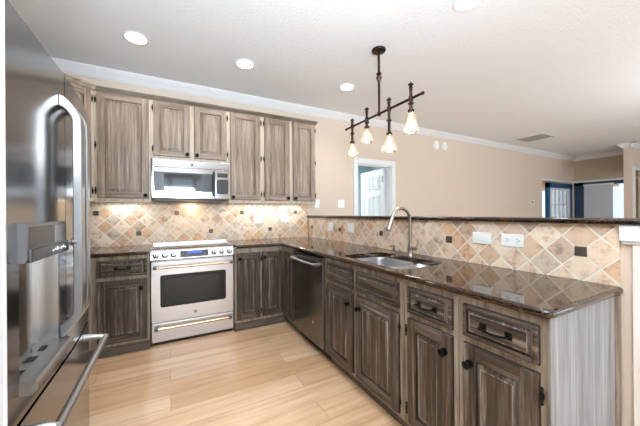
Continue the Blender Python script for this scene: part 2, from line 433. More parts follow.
for (x0, x1, z0, z1) in ((.10, .33, .15, .75), (.41, .64, .15, .75), (.10, .33, .88, 1.55), (.41, .64, .88, 1.55), (.10, .33, 1.67, 1.9), (.41, .64, 1.67, 1.9)):
    q = MB()
    for s0, s1 in ((0.036, 0.045), (-0.009, 0.0)):
        q.box(x0, s0, z0, x1, s1, z0 + 0.02); q.box(x0, s0, z1 - 0.02, x1, s1, z1); q.box(x0, s0, z0, x0 + .02, s1, z1); q.box(x1 - .02, s0, z0, x1, s1, z1)
        q.box(x0 + .045, s0, z0 + .045, x1 - .045, s1, z1 - .045, 0, 0.001)
    q.build('door_panel', M_WHITE, door)
for z in (0.3, 1.05, 1.82):
    MB().tube([(-0.004, 0.045, z - 0.05), (-0.004, 0.045, z + 0.05)], 0.012).build('hinge', M_NICKEL, door)
MB().lathe([(0.012, -0.03), (0.012, 0.0), (0.025, 0.05), (0.028, 0.065), (0.015, 0.08)], (dw - 0.07, 0.036, 0.95), 'y').build('door_handle', M_NICKEL, door)
ld = bpy.data.lights.new('hall_light', 'AREA'); ld.energy = 44; ld.size = 0.8; lo = bpy.data.objects.new('hall_light', ld); COL.objects.link(lo); lo.location = (2.9, YW + 1.6, 2.55)

# far porch door, its header trim and the porch outside
m = MB(); m.box(OX0 - 0.02, YW - 0.02, OZ, FX - 0.02, YW, OZ + 0.045); m.box(FX - 0.02, 2.385, OZ, FX, YW, OZ + 0.045)
struct(m.build('trim_5', M_WHITE))
m = MB(); a, b = 8.60, 9.975
for (x0, x1, z0, z1) in ((a, a + .13, 0, 2.0), (b - .13, b, 0, 2.0), (a, b, 1.87, 2.0), (a, b, 0, .3)): m.box(x0, YW + .03, z0, x1, YW + .09, z1)
fd = struct(m.build('door_2', M_BLUE))
m = MB()
m.box(a + .13, YW + .035, .3, a + .24, YW + .08, 1.87); m.box(b - .24, YW + .035, .3, b - .13, YW + .08, 1.87); m.box(a + .24, YW + .035, 1.82, b - .24, YW + .08, 1.87)
for k in (1, 2, 3):
    x = a + .24 + (b - a - .48) * k / 4; m.box(x - .012, YW + .045, .3, x + .012, YW + .07, 1.82)
for z in (.68, 1.06, 1.44): m.box(a + .24, YW + .045, z - .012, b - .24, YW + .07, z + .012)
m.build('muntins', M_WHITE, fd)
MB().box(a + .24, YW + .055, .3, b - .24, YW + .06, 1.82).build('pane', M_GLASS, fd)
m = MB()
for (y0, y1, z0, z1) in ((WY0, WY0 + .05, .4, OZ), (WY1 - .20, WY1, .4, OZ), (WY0, WY1, OZ - .09, OZ), (WY0, WY1, .4, .47)): m.box(FX - .01, y0, z0, FX + .07, y1, z1)
fwn = struct(m.build('window_4', M_NAVY))
MB().box(FX + .05, WY0 + .05, .47, FX + .055, WY1 - .20, OZ - .09).build('pane', M_GLASS, fwn)
bl = thing('window_blind', 'pale grey horizontal slat blind in the navy framed window', 'blind', (FX - .03, 3.05, .47))
m = MB()
for k in range(36):
    z = .03 + k * .04
    for dz in (0, -.002): m.add([(-.012, -.21, z - .019 + dz), (-.012, .36, z - .022 + dz), (.012, .36, z + .019 + dz), (.012, -.21, z + .019 + dz)], [(0, 1, 2, 3)])
m.build('slats', plain('grey_white_blind', (214, 216, 220), 0.6), bl, smooth=0)
MB().box(-.02, -.22, 1.46, .02, .37, 1.50, 0, .003).build('head_rail', M_WHITE, bl)
struct(MB().box(5.2, YW + .2, 2.12, 14.0, YW + 3.2, 2.2).build('ceiling_porch', plain('warm_porch_timber', (232, 186, 130), 0.7), smooth=0))
struct(MB().box(5.2, YW + 3.2, 0, 14.0, YW + 3.3, 1.9).build('wall_porch', plain('blue_white_siding', (214, 224, 234), 0.7), smooth=0))

# bar half wall, its painted end and bar top
m = MB(); m.box(XS + .010, 0.44, 0, XS + .14, YW, 1.187)
struct(m.build('wall_bar', M_WALL, smooth=0))
m = MB(); m.box(XS - .004, 0.24, 0, XS + .16, 0.437, 1.108)
struct(m.build('wall_bar_post', M_WARMWHITE, smooth=0))
m = MB(); m.box(XS - .018, 0.215, 1.118, XS + .18, 0.476, 1.185, 0, .003); m.box(XS - .010, .225, 1.104, XS + .17, .470, 1.118, 0, .003)
struct(m.build('trim_6', M_WHITE))

# ------------------------------------------------------------------ stone tops
def slab(name, outline, holes, z0, z1, mats):
    bm = bmesh.new(); es = []
    for loop in [outline] + holes:
        vs = [bm.verts.new((p[0], p[1], z1)) for p in loop]
        for i in range(len(vs)): es.append(bm.edges.new((vs[i], vs[(i + 1) % len(vs)])))
    bmesh.ops.triangle_fill(bm, use_beauty=True, use_dissolve=False, edges=es)
    r = bmesh.ops.extrude_face_region(bm, geom=list(bm.faces))
    for v in r['geom']:
        if isinstance(v, bmesh.types.BMVert): v.co.z = z0
    bmesh.ops.recalc_face_normals(bm, faces=list(bm.faces))
    bm.verts.index_update()
    mb = MB(); mb.add([v.co for v in bm.verts], [[v.index for v in f.verts] for f in bm.faces]); bm.free()
    return mb
def bullnose(mb, pts, z0, z1, inset=0):
    r = (z1 - z0) / 2
    mb.tube([(p[0], p[1], z0 + r) for p in pts], r, 16)
def rrect(x0, y0, x1, y1, r, n=6):
    P = []
    for (cx, cy, a0) in ((x1 - r, y1 - r, 0), (x0 + r, y1 - r, 90), (x0 + r, y0 + r, 180), (x1 - r, y0 + r, 270)):
        for k in range(n + 1):
            a = math.radians(a0 + 90 * k / n); P.append((cx + r * math.cos(a), cy + r * math.sin(a)))
    return P
Z0, Z1 = 0.882, 0.914; r = (Z1 - Z0) / 2
e = r
XF, YF, YE = 1.120, 3.020, 0.467
out = [(0.612, YW - .012), (0.612, YF + e), (XF + e, YF + e), (XF + e, YE + e), (XS + .006, YE + e), (XS + .006, YW - .012)]
SX0, SX1, SY0, SY1 = 1.185, 1.585, 1.235, 1.880
m = slab('g', out, [rrect(SX0, SY0, SX1, SY1, .06)], Z0, Z1, None)
cv = [(XF + e + .05 * (1 - math.cos(a)) , YF + e - 0.0) for a in (0,)]
bullnose(m, [(0.612, YF + e), (XF + e - .05, YF + e), (XF + e - .015, YF + e - .015), (XF + e, YF + e - .05), (XF + e, YE + e + .02), (XF + e + .006, YE + e + .006), (XF + e + .02, YE + e), (XS + .003, YE + e)], Z0, Z1)
tag(m.build('granite_countertop', M_GRANITE, smooth=40), 'polished dark brown granite worktop wrapping from range to sink peninsula', 'countertop')
m = slab('g', [(XL + .002, YW - .012), (XL + .002, YF + e), (-0.162, YF + e), (-0.162, YW - .012)], [], Z0, Z1, None)
bullnose(m, [(XL + .02, YF + e), (-0.163, YF + e)], Z0, Z1)
tag(m.build('granite_countertop', M_GRANITE, smooth=40), 'short stretch of brown granite worktop left of the range', 'countertop')
BZ0, BZ1 = 1.188, 1.217; e2 = (BZ1 - BZ0) / 2
m = slab('g', [(XS - .03 + e2, YW - .002), (XS - .03 + e2, .2), (2.12, .2), (2.12, YW - .002)], [], BZ0, BZ1, None)
bullnose(m, [(XS - .03 + e2, YW - .004), (XS - .03 + e2, .2), (2.12, .2), (2.12, YW - .004)], BZ0, BZ1)
tag(m.build('granite_bar_top', M_GRANITE, smooth=40), 'long raised dark granite bar ledge above the peninsula tiles', 'bar top')

# ------------------------------------------------------------------ backsplashes
M_ACC = NT('hammered_bronze_accent'); _v = M_ACC.coord((90, 90, 90)); M_ACC.bump(M_ACC.noise(_v, 1.0), 0.6, .002)
M_ACC = M_ACC.set(Base_Color=lin((104, 96, 90)), Roughness=0.4, Metallic=0.6)
b = MB().box(XL + .001, YW - .010, Z1 + .001, XS - .006, YW - .001, 1.372).build('tile_backsplash', M_TILE_BACK, smooth=0)
tag(b, 'diagonal travertine tile backsplash behind the range below upper cabinets', 'backsplash')
H = .0733
for (x, z) in [(-.6625, 1.262), (.0735, 1.262), (.8095, 1.262), (1.5455, 1.262), (-.2945, 1.042), (.4415, 1.042), (1.1775, 1.042)]:
    q = MB(); s = .0235; q.box(x - s, YW - .0125, z - s, x + s, YW - .0095, z + s, 0, .001)
    for k in range(5): q.box(x - s + .005 + k * .008, YW - .0135, z - s + .004, x - s + .009 + k * .008, YW - .012, z + s - .004)
    q.build('accent_tile', M_ACC, b)
b = MB().box(XS, 0.478, Z1 + .001, XS + .0095, YW - .011, 1.187).build('tile_backsplash', M_TILE_BAR, smooth=0)
tag(b, 'diagonal travertine tile backsplash along the peninsula under the raised bar', 'backsplash')
for k in range(5):
    y = .611 + k * .7265; z = 1.055; s = .0235
    q = MB(); q.box(XS - .0025, y - s, z - s, XS + .0005, y + s, z + s, 0, .001)
    for j in range(5): q.box(XS - .0035, y - s + .005 + j * .008, z - s + .004, XS - .002, y - s + .009 + j * .008, z + s - .004)
    q.build('accent_tile', M_ACC, b)

# ------------------------------------------------------------------ cabinets
# local frame: x to the viewer's right, front faces -y, front face of the frame at y = 0
def add_knob(parent, x, z, y=-.021):
    q = MB(); q.lathe([(.012, 0), (.012, -.003), (.006, -.006), (.006, -.016), (.0165, -.020), (.0175, -.027), (.012, -.032), (.0, -.033)], (x, y, z), 'y', 20)
    q.lathe([(.018, 0), (.018, -.002), (.0, -.003)], (x, y + .0005, z), 'y', 20); q.build('knob', M_BLACK, parent)
def add_pull(parent, x, z, w=.098, y=-.021):
    q = MB()
    for s in (-1, 1):
        q.box(x + s * w / 2 - .014, y - .004, z - .014, x + s * w / 2 + .014, y + .0005, z + .014, 0, .002)
        q.box(x + s * w / 2 - .009, y - .010, z - .009, x + s * w / 2 + .009, y - .003, z + .009, 0, .003)
        q.tube([(x + s * w / 2, y - .008, z), (x + s * w / 2, y - .028, z)], .005, 8)
    q.tube([(x - w / 2 - .004, y - .027, z), (x - w / 4, y - .030, z - .004), (x, y - .031, z - .006), (x + w / 4, y - .030, z - .004), (x + w / 2 + .004, y - .027, z)], .0052, 10)
    q.build('pull', M_BLACK, parent)
def add_hinge(parent, x, z, y=-.021):
    q = MB(); q.tube([(x, y - .001, z - .024), (x, y - .001, z + .024)], .004, 10)
    q.lathe([(0, -.034), (.004, -.03), (.0055, -.026), (.003, -.024)], (x, y - .001, z), 'z', 10); q.lathe([(.003, .024), (.0055, .026), (.004, .03), (0, .034)], (x, y - .001, z), 'z', 10)
    q.prism([(x, z - .022), (x + .007, z - .008), (x + .008, z), (x + .007, z + .008), (x, z + .022), (x - .007, z + .008), (x - .008, z), (x - .007, z - .008)], 'y', y - .0022, y + .001)
    q.build('hinge', M_BLACK, parent)
def raised(q, x0, z0, x1, z1, st, rl, y0=-.020, band=.020, drawer=False):
    # mats: 0 vertical grain, 1 horizontal grain, 2 glaze
    b = .004
    q.box(x0, y0, z0, x0 + st, 0, z1, 1 if drawer else 0, b); q.box(x1 - st, y0, z0, x1, 0, z1, 1 if drawer else 0, b)
    q.box(x0 + st - .001, y0, z1 - rl, x1 - st + .001, 0, z1, 1, b); q.box(x0 + st - .001, y0, z0, x1 - st + .001, 0, z0 + rl, 1, b)
    q.box(x0 + st - .002, y0 + .011, z0 + rl - .002, x1 - st + .002, -.001, z1 - rl + .002, 2)
    q.box(x0 - .0022, -.0075, z0 - .0022, x1 + .0022, -.0004, z1 + .0022, 2)
    # moulded inner lip
    a, c, d, f = x0 + st, x1 - st, z0 + rl, z1 - rl
    for (p0, p1) in (((a, d), (c, d)), ((c, d), (c, f)), ((c, f), (a, f)), ((a, f), (a, d))):
        q.tube([(p0[0], y0 + .004, p0[1]), (p1[0], y0 + .004, p1[1])], .0035, 6, 1 if p0[1] == p1[1] else 0)
    g = .004 if drawer else .006; a += g; c -= g; d += g; f -= g; i = band
    yo, yi = y0 + .010, y0 + .001
    V = [(a, yo, d), (c, yo, d), (c, yo, f), (a, yo, f), (a + i, yi, d + i), (c - i, yi, d + i), (c - i, yi, f - i), (a + i, yi, f - i)]
    mi = 1 if drawer else 0
    q.add(V, [(0, 1, 5, 4), (1, 2, 6, 5), (2, 3, 7, 6), (3, 0, 4, 7)], 3); q.add(V[4:], [(0, 1, 2, 3)], mi)
    # worn glaze line at the top of the slope
    for (p0, p1) in (((a + i, d + i), (c - i, d + i)), ((c - i, d + i), (c - i, f - i)), ((c - i, f - i), (a + i, f - i)), ((a + i, f - i), (a + i, d + i))):
        q.tube([(p0[0], yi + .0006, p0[1]), (p1[0], yi + .0006, p1[1])], .0016, 5, 4)
def cabinet_door(root, x0, z0, x1, z1, mats, knob=None, hinges=None, st=.055, rl=.055, hz=None):
    q = MB(); raised(q, x0, z0, x1, z1, st, rl, -.0205)
    d = q.build('door', mats, root, smooth=35); d.location = (0, -.0006, 0)
    if knob: add_knob(d, *knob)
    if hinges is not None:
        for z in (hz or (z0 + .07, z1 - .07)): add_hinge(d, hinges, z, -.012)
    return d
def cabinet_drawer(root, x0, z0, x1, z1, mats, pull=True, st=.016):
    q = MB(); raised(q, x0, z0, x1, z1, st, st, -.0205, .012, True)
    d = q.build('drawer', mats, root, smooth=35); d.location = (0, -.0006, 0)
    if pull: add_pull(d, (x0 + x1) / 2, (z0 + z1) / 2)
    return d
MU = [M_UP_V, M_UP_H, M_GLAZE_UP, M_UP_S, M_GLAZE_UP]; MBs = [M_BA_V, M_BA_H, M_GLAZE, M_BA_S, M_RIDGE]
def frame(root, x0, x1, z0, z1, openings, mat, depth=.02):
    # face frame: full sheet minus openings, built from strips between the openings' columns
    q = MB(); xs = sorted({x0, x1} | {o[0] for o in openings} | {o[2] for o in openings}); zs = sorted({z0, z1} | {o[1] for o in openings} | {o[3] for o in openings})
    for i in range(len(xs) - 1):
        for j in range(len(zs) - 1):
            cx, cz = (xs[i] + xs[i + 1]) / 2, (zs[j] + zs[j + 1]) / 2
            if any(o[0] < cx < o[2] and o[1] < cz < o[3] for o in openings): continue
            q.box(xs[i], 0, zs[j], xs[i + 1], depth, zs[j + 1])
    return q.build('face_frame', mat, root, smooth=0)
def base_cabinet(label, loc, rz, width, doors, drawers, depth=.58, group=None, top=.881, ctop=None, name='base_cabinet', toe=.09, toe_in=.05, toe_mat=None):
    c = thing(name, label, 'cabinet', loc, rz, group)
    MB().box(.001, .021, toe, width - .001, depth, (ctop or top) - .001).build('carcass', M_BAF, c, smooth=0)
    ops = [(d[0] + .012, d[1] + .012, d[2] - .012, d[3] - .012) for d in doors + drawers]
    frame(c, 0.0005, width - 0.0005, toe, top, ops, M_BAF)
    MB().box(.001, toe_in, .001, width - .001, toe_in + .016, toe).build('toe_kick', toe_mat or M_TOE, c, smooth=0)
    for d in doors:
        cabinet_door(c, d[0], d[1], d[2], d[3], MBs, d[4], d[5], *(d[6:8] if len(d) > 6 else (.055, .055)))
    for d in drawers: cabinet_drawer(c, d[0], d[1], d[2], d[3], MBs, d[4])
    return c
YB = 3.05
# back run, left of the range: corner cabinet and the one in view
base_cabinet('grey-brown base cabinet with one drawer and door left of the range', (-.575, YB, 0), 0, .410,
    [(.022, .118, .388, .665, (.345, .585), None)], [(.022, .700, .388, .845, True)], toe_in=.008)
base_cabinet('blind corner base cabinet mostly hidden behind the refrigerator', (-1.205, YB, 0), 0, .628, [], [], toe_in=.008)
# right of the range
base_cabinet('grey-brown base cabinet with two narrow full-height doors right of the range', (.604, YB, 0), 0, .560,
    [(.022, .122, .270, .825, (.045, .770), .281, .05, .06), (.294, .122, .530, .825, (.316, .770), None, .05, .06)], [], toe_in=.008)
# peninsula run; local x = 0 at the far end, running toward the camera
XP = 1.145
def pen(y0): return (XP, y0, 0)
R90 = -PI / 2
base_cabinet('narrow corner panel cabinet between the back run and the dishwasher', pen(3.048), R90, .338,
    [(.065, .122, .300, .825, None, None, .045, .06)], [], toe_in=.05)
base_cabinet('double-door base cabinet under the sink with two false drawer fronts', pen(2.062), R90, .900,
    [(.052, .118, .412, .680, (.375, .600), .041), (.460, .118, .862, .680, (.500, .600), .873)],
    [(.052, .712, .412, .848, False), (.460, .712, .862, .848, False)], ctop=.66)
base_cabinet('narrow base cabinet with one drawer and right-hand knob on the peninsula', pen(1.160), R90, .330,
    [(.034, .118, .304, .680, (.270, .600), .022)], [(.034, .712, .304, .848, True)])
ec = base_cabinet('end base cabinet of the peninsula with one wide drawer over a door', pen(.828), R90, .340,
    [(.030, .118, .314, .680, (.062, .600), .325)], [(.030, .712, .314, .848, True)])
MB().box(.3405, .001, .001, .346, .555, .881).build('end_panel', M_END, ec, smooth=0)
MB().box(.3405, .556, .001, .356, .598, .881, 0, .003).build('corner_post', M_BAF, ec)

# upper cabinets
YU = 3.274; UZ0, UZ1 = 1.372, 2.405
def upper_cabinet(label, x0, x1, doors, z0=UZ0, name='wall_cabinet', depth=.345):
    c = thing(name, label, 'cabinet', (x0, YU, 0), 0)
    w = x1 - x0
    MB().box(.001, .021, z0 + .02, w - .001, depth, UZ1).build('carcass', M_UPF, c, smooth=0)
    ops = [(d[0] - x0 + .012, d[1] + .012, d[2] - x0 - .012, d[3] - .012) for d in doors]
    frame(c, 0.0005, w - .0005, z0, UZ1, ops, M_UPF)
    for d in doors:
        hz = (d[1] + .07, (d[1] + d[3]) / 2, d[3] - .07) if d[3] - d[1] > .7 else None
        cabinet_door(c, d[0] - x0, d[1], d[2] - x0, d[3], MU, (d[4] - x0, d[5]) if d[4] else None, d[6] - x0, .055, .055, hz)
    return c
DT = 2.382
upper_cabinet('pale weathered wall cabinet with one tall door left of the microwave', -.606, -.158, [(-.585, 1.405, -.178, DT, -.205, 1.435, -.597)])
upper_cabinet('short pale weathered wall cabinet with two doors above the microwave', -.157, .588, [(-.132, 1.838, .192, DT, .168, 1.868, -.144), (.238, 1.838, .565, DT, .262, 1.868, .577)], z0=1.808)
upper_cabinet('pale weathered wall cabinet with one tall door right of the microwave', .589, .975, [(.610, 1.405, .946, DT, .634, 1.435, .958)])
upper_cabinet('pale weathered double-door wall cabinet at the right end of the uppers', .976, 1.682, [(1.002, 1.405, 1.316, DT, 1.292, 1.435, .990), (1.364, 1.405, 1.664, DT, 1.388, 1.435, 1.675)])
# diagonal corner unit
cc = thing('corner_wall_cabinet', 'angled corner wall cabinet seen just beyond the refrigerator', 'cabinet', (-.608, YU, 0), 0)
s = 0.30
MB().prism([(-.002, .02), (-s + .02, -s - .0), (-.60, -s), (-.60, .345), (-.002, .345)], 'z', UZ0 + .02, UZ1).build('carcass', M_UPF, cc, smooth=0)
L = s * math.sqrt(2)
q = MB(); q.box(-L, 0, UZ0, 0, .02, UZ1)
fr = q.build('face_frame', M_UPF, cc, smooth=0); fr.rotation_euler = (0, 0, PI / 4)
q = MB(); raised(q, -L + .03, 1.405, -.035, DT, .055, .055); d = q.build('door', MU, cc, smooth=35); d.rotation_euler = (0, 0, PI / 4)
d.location = (.0005, -.0005, 0)
add_hinge(d, -.024, 1.47, -.012); add_hinge(d, -.024, 2.31, -.012)
# moulding along the cabinet tops
m = MB(); prof = [(0.0, 0), (.010, 0), (.014, .008), (.024, .022), (.034, .028), (.036, .040), (0.0, .040)]
zb = 2.392
m.prism([(YU - .0215 - p[0] + .02, zb + p[1]) for p in prof], 'x', -.60, 1.70)
m.prism([(YU - .0215 - p[0] + .02, zb + p[1]) for p in prof], 'x', -.60, 1.70)
m.prism([(1.684 + p[0] * .7, zb + p[1]) for p in prof], 'y', YU - .03, YW - .002)
def diag_prism(m, p0, p1, n, prof, z):
    V = [(p0[0] + n[0] * p[0], p0[1] + n[1] * p[0], z + p[1]) for p in prof] + [(p1[0] + n[0] * p[0], p1[1] + n[1] * p[0], z + p[1]) for p in prof]
    k = len(prof); m.add(V, [(i, (i + 1) % k, k + (i + 1) % k, k + i) for i in range(k)] + [tuple(range(k)), tuple(range(k, 2 * k))])
n = (math.sqrt(.5), -math.sqrt(.5))
diag_prism(m, (-.608 - s - .01, YU - s - .01), (-.595, YU + .003), n, prof, zb)
ct = m.build('cabinet_crown_moulding', M_UPM, None, smooth=40)
tag(ct, 'thin stepped wooden moulding capping the pale wall cabinets', 'moulding')
for (a, b, lb) in ((-.606, -.158, 'left'), (.589, 1.682, 'right')):
    tag(MB().box(a, YU + .001, UZ0 - .014, b, YU + .018, UZ0 - .001, 0, .003).build('light_rail', M_UPM), 'slim pale wooden rail under the wall cabinets %s of the microwave' % lb, 'moulding')
# under-cabinet light bars
def led(x0, x1, label, power):
    o = thing('under_cabinet_light', label, 'light', ((x0 + x1) / 2, YW - .12, UZ0 + .004), 0, 'light bars under the wall cabinets')
    w = (x1 - x0) / 2
    MB().box(-w, -.03, .002, w, .03, .016, 0, .003).build('housing', M_WHITEPL, o)
    MB().box(-w + .01, -.02, -.003, w - .01, .02, .002, 0, .001).build('diffuser', M_LED, o)
    d = bpy.data.lights.new('led_strip', 'AREA'); d.shape = 'RECTANGLE'; d.size = 2 * w; d.size_y = .03; d.energy = power; d.color = (.84, .93, 1)
    l = bpy.data.objects.new('led_strip', d); COL.objects.link(l); l.parent = o; l.location = (0, .0, -.006)
led(-.58, -.20, 'white light bar under the wall cabinet left of the microwave', .8)
led(.63, 1.62, 'long white light bar under the wall cabinets right of the microwave', 2.0)

# ------------------------------------------------------------------ range
RX0, RX1, RY = -.156, .598, 3.10
rg = thing('range', 'stainless slide-in range with black oven window and blue display', 'range', (.221, RY, 0))
hw = .377
MB().box(-hw + .004, .03, .02, hw - .004, .52, .888).build('body', M_STEELV, rg, smooth=0)
MB().box(-hw + .008, .012, .0, hw - .008, .045, .024).build('toe_kick', M_DARKPL, rg, smooth=0)
dr = MB().box(-hw, 0, .028, hw, .03, .203, 0, .005).build('warming_drawer', M_STEEL, rg)
def bar_handle(parent, z, y, w, name='handle'):
    q = MB(); q.tube([(-w, y - .048, z), (w, y - .048, z)], .0125, 16, 0)
    for s in (-1, 1): q.box(s * w - .016, y - .062, z - .014, s * w + .016, y + .001, z + .014, 1, .004)
    return q.build(name, [M_BRASSY, M_GREYPL], parent)
bar_handle(dr, .166, 0, .335)
dm = MB(); wx0, wx1, wz0, wz1 = -.300, .297, .358, .660
dm.box(-hw, 0, .213, hw, .03, wz0, 0, .004); dm.box(-hw, 0, wz1, hw, .03, .790, 0, .004); dm.box(-hw, 0, wz0 - .006, wx0, .03, wz1 + .006, 0, .0); dm.box(wx1, 0, wz0 - .006, hw, .03, wz1 + .006, 0, .0)
od = dm.build('oven_door', M_STEEL, rg)
q = MB(); q.prism(rrect(wx0 - .003, wz0 - .003, wx1 + .003, wz1 + .003, .022), 'y', -.004, .002); gl = q.build('window_surround', M_DARKPL, od)
q = MB(); q.prism(rrect(wx0 + .042, wz0 + .028, wx1 - .042, wz1 - .028, .006), 'y', -.0055, -.0035); q.build('window_glass', M_DARKGLASS, od)
bar_handle(od, .742, 0, .345)
q = MB(); q.lathe([(.0145, 0), (.0145, -.003), (.012, -.0035), (0, -.0035)], (0.006, -.0, .272), 'y', 24, 0); q.lathe([(.009, -.0034), (.009, -.0042), (0, -.0042)], (0.006, 0, .272), 'y', 20, 1); q.build('badge', [M_GREYPL, M_SATIN], od)
# sloping control panel
q = MB(); prof = [(.0, .800), (-.010, .806), (-.014, .820), (.012, .885), (.028, .905), (.06, .906), (.06, .800)]
q.prism(prof, 'x', -hw - .004, hw + .004); cp = q.build('control_panel', M_STEELV, rg, smooth=20)
tilt = math.atan2(.026, .065)
def on_panel(u): return (-.014 + .026 * u, .820 + .065 * u)
for x in (-.338, -.261, -.187, .185, .261, .336):
    y, z = on_panel(.48)
    q = MB(); q.lathe([(.027, 0), (.027, -.004), (.024, -.006), (.021, -.007), (.019, -.026), (.016, -.030), (0, -.030)], (0, 0, 0), 'y', 24)
    k = q.build('knob', M_SATIN, cp); k.location = (x, y, z); k.rotation_euler = (-tilt, 0, 0)
    q = MB(); q.lathe([(.0285, .0), (.0285, -.0025), (.0265, -.003), (.0265, 0)], (0, 0, 0), 'y', 24); q.box(-.003, -.033, -.017, .003, -.0295, .017, 0, .001)
    kk = q.build('knob_grip', M_DARKPL, cp); kk.location = (x, y, z); kk.rotation_euler = (-tilt, 0, 0)
dp = MB().box(-.131, -.003, -.032, .130, .001, .034, 0, .003).build('display_panel', M_DARKPL, cp)
y, z = on_panel(.5); dp.location = (0, y, z); dp.rotation_euler = (-tilt, 0, 0)
q = MB(); q.box(-.062, -.0045, .002, .07, -.0028, .024); q.build('display', M_DISPLAY, dp, smooth=0)
q = MB()
for r_ in range(3):
    for k in range(13):
        x = -.118 + k * .0195
        if r_ == 2 and -.07 < x < .078: continue
        q.box(x - .004, -.0042, -.025 + r_ * .012, x + .004, -.0029, -.021 + r_ * .012)
q.build('button_legends', M_GREYPL, dp, smooth=0)
q = MB(); q.box(-hw - .004, .03, .9065, hw + .004, .515, .9125, 0, .002); q.build('cooktop', M_COOK, rg)
for (x, y_, r_) in ((-.2, .16, .10), (.2, .16, .085), (-.2, .38, .075), (.2, .38, .095), (0, .40, .05)):
    q = MB(); V = []
    for k in range(40):
        a = 2 * PI * k / 40; V += [(x + r_ * math.cos(a), y_ + r_ * math.sin(a), .9129), (x + (r_ - .004) * math.cos(a), y_ + (r_ - .004) * math.sin(a), .9129)]
    q.add(V, [(2 * k, 2 * k + 1, (2 * k + 3) % 80, (2 * k + 2) % 80) for k in range(40)]); q.build('burner_ring', M_GREYPL, rg, smooth=0)
q = MB(); q.prism([(.452, .9125), (.458, .934), (.475, .940), (.505, .940), (.512, .9125)], 'x', -hw - .002, hw + .002); q.build('vent_trim', M_STEEL, rg)
for s in (-1, 1): MB().box(s * (hw + .002) - .005, .03, .910, s * (hw + .002) + .003, .46, .917, 0, .002).build('side_trim', M_STEEL, rg)

# ------------------------------------------------------------------ microwave
MX0, MX1, MZ0, MZ1 = -.150, .586, 1.402, 1.800
mw = thing('microwave', 'stainless over-the-range microwave with dark window and keypad', 'microwave', (MX0, 3.215, MZ0))
W_, H_ = MX1 - MX0, MZ1 - MZ0
MB().box(0, .028, 0, W_, .41, H_, 0, .003).build('body', M_GREYPL, mw)
MB().box(.0, 0, .322, W_, .027, H_, 0, .004).build('top_vent_panel', M_MW, mw)
md = MB(); md.box(0, -.004, .008, .580, .027, .085, 0, .003); md.box(0, -.004, .262, .580, .027, .318, 0, .003); md.box(0, -.004, .080, .022, .027, .266); md.box(.555, -.004, .080, .580, .027, .266)
mdo = md.build('door', M_MW, mw)
q = MB(); q.prism(rrect(.016, .078, .560, .270, .012), 'y', -.0065, -.002); q.build('window_surround', M_DARKPL, mdo)
q = MB(); q.prism(rrect(.105, .092, .452, .256, .005), 'y', -.0078, -.006); q.build('window_glass', M_MWGLASS, mdo)
q = MB(); q.tube([(.566, -.045, .04), (.566, -.047, .16), (.566, -.045, .285)], .010, 14, 0)
for z in (.045, .28): q.box(.556, -.045, z - .012, .576, -.001, z + .012, 0, .003)
q.build('handle', M_DARKPL, mdo)
kp = MB().box(.584, -.003, .008, W_, .027, .318, 0, .003).build('control_panel', M_MW, mw)
q = MB(); q.prism(rrect(.602, .060, .722, .215, .02), 'y', -.0055, -.002); q.build('keypad', M_DARKPL, kp)
q = MB(); q.box(.610, -.0055, .240, .716, -.002, .285, 0, .001); q.build('clock_display', M_DARKPL, kp)
q = MB()
for a in range(4):
    for b_ in range(5): q.box(.617 + b_ * .021, -.0060, .082 + a * .033, .624 + b_ * .021, -.0052, .088 + a * .033)
q.build('key_legends', M_GREYPL, kp, smooth=0)
q = MB(); q.lathe([(.012, 0), (.012, -.002), (0, -.002)], (.36, .0, .355), 'y', 20); q.build('badge', M_GREYPL, mw)
MB().box(.03, .05, -.012, W_ - .03, .39, 0.0).build('underside_grille', M_DARKPL, mw)
d = bpy.data.lights.new('cooktop_lamp', 'AREA'); d.size = .12; d.energy = .9; d.color = (1, .84, .62)
l = bpy.data.objects.new('cooktop_lamp', d); COL.objects.link(l); l.parent = mw; l.location = (W_ / 2, .28, -.016)

# ------------------------------------------------------------------ dishwasher
dwt = thing('dishwasher', 'dark stainless dishwasher with a bar handle left of the sink cabinet', 'dishwasher', (XP, 2.700, 0), R90)
MB().box(.004, .03, .10, .626, .57, .872).build('tub', M_GREYPL, dwt, smooth=0)
q = MB(); N = 10; F_ = []
poly = [(0.004, .03)] + [(.004 + .622 * k / N, -.018 - .010 * math.sin(PI * k / N)) for k in range(N + 1)] + [(.626, .03)]
q.prism(poly, 'z', .105, .868); dd = q.build('door', M_DW, dwt, smooth=40)
MB().box(.622, -.019, .105, .6265, .029, .868, 0, .001).build('door_edge', M_SATIN, dd)
q = MB(); q.tube([(.055 + .515 * k / 10, -.066 - .012 * math.sin(PI * k / 10), .808) for k in range(11)], .0125, 14)
for x in (.062, .563): q.box(x - .014, -.070, .796, x + .014, -.018, .822, 0, .004)
q.build('handle', M_SATIN, dd)
q = MB(); q.lathe([(.013, -.0245), (.013, -.0272), (0, -.0272)], (.45, 0, .28), 'y', 20); q.build('badge', M_SATIN, dd)
MB().box(.004, .05, .001, .626, .066, .10).build('toe_kick', M_DARKPL, dwt, smooth=0)

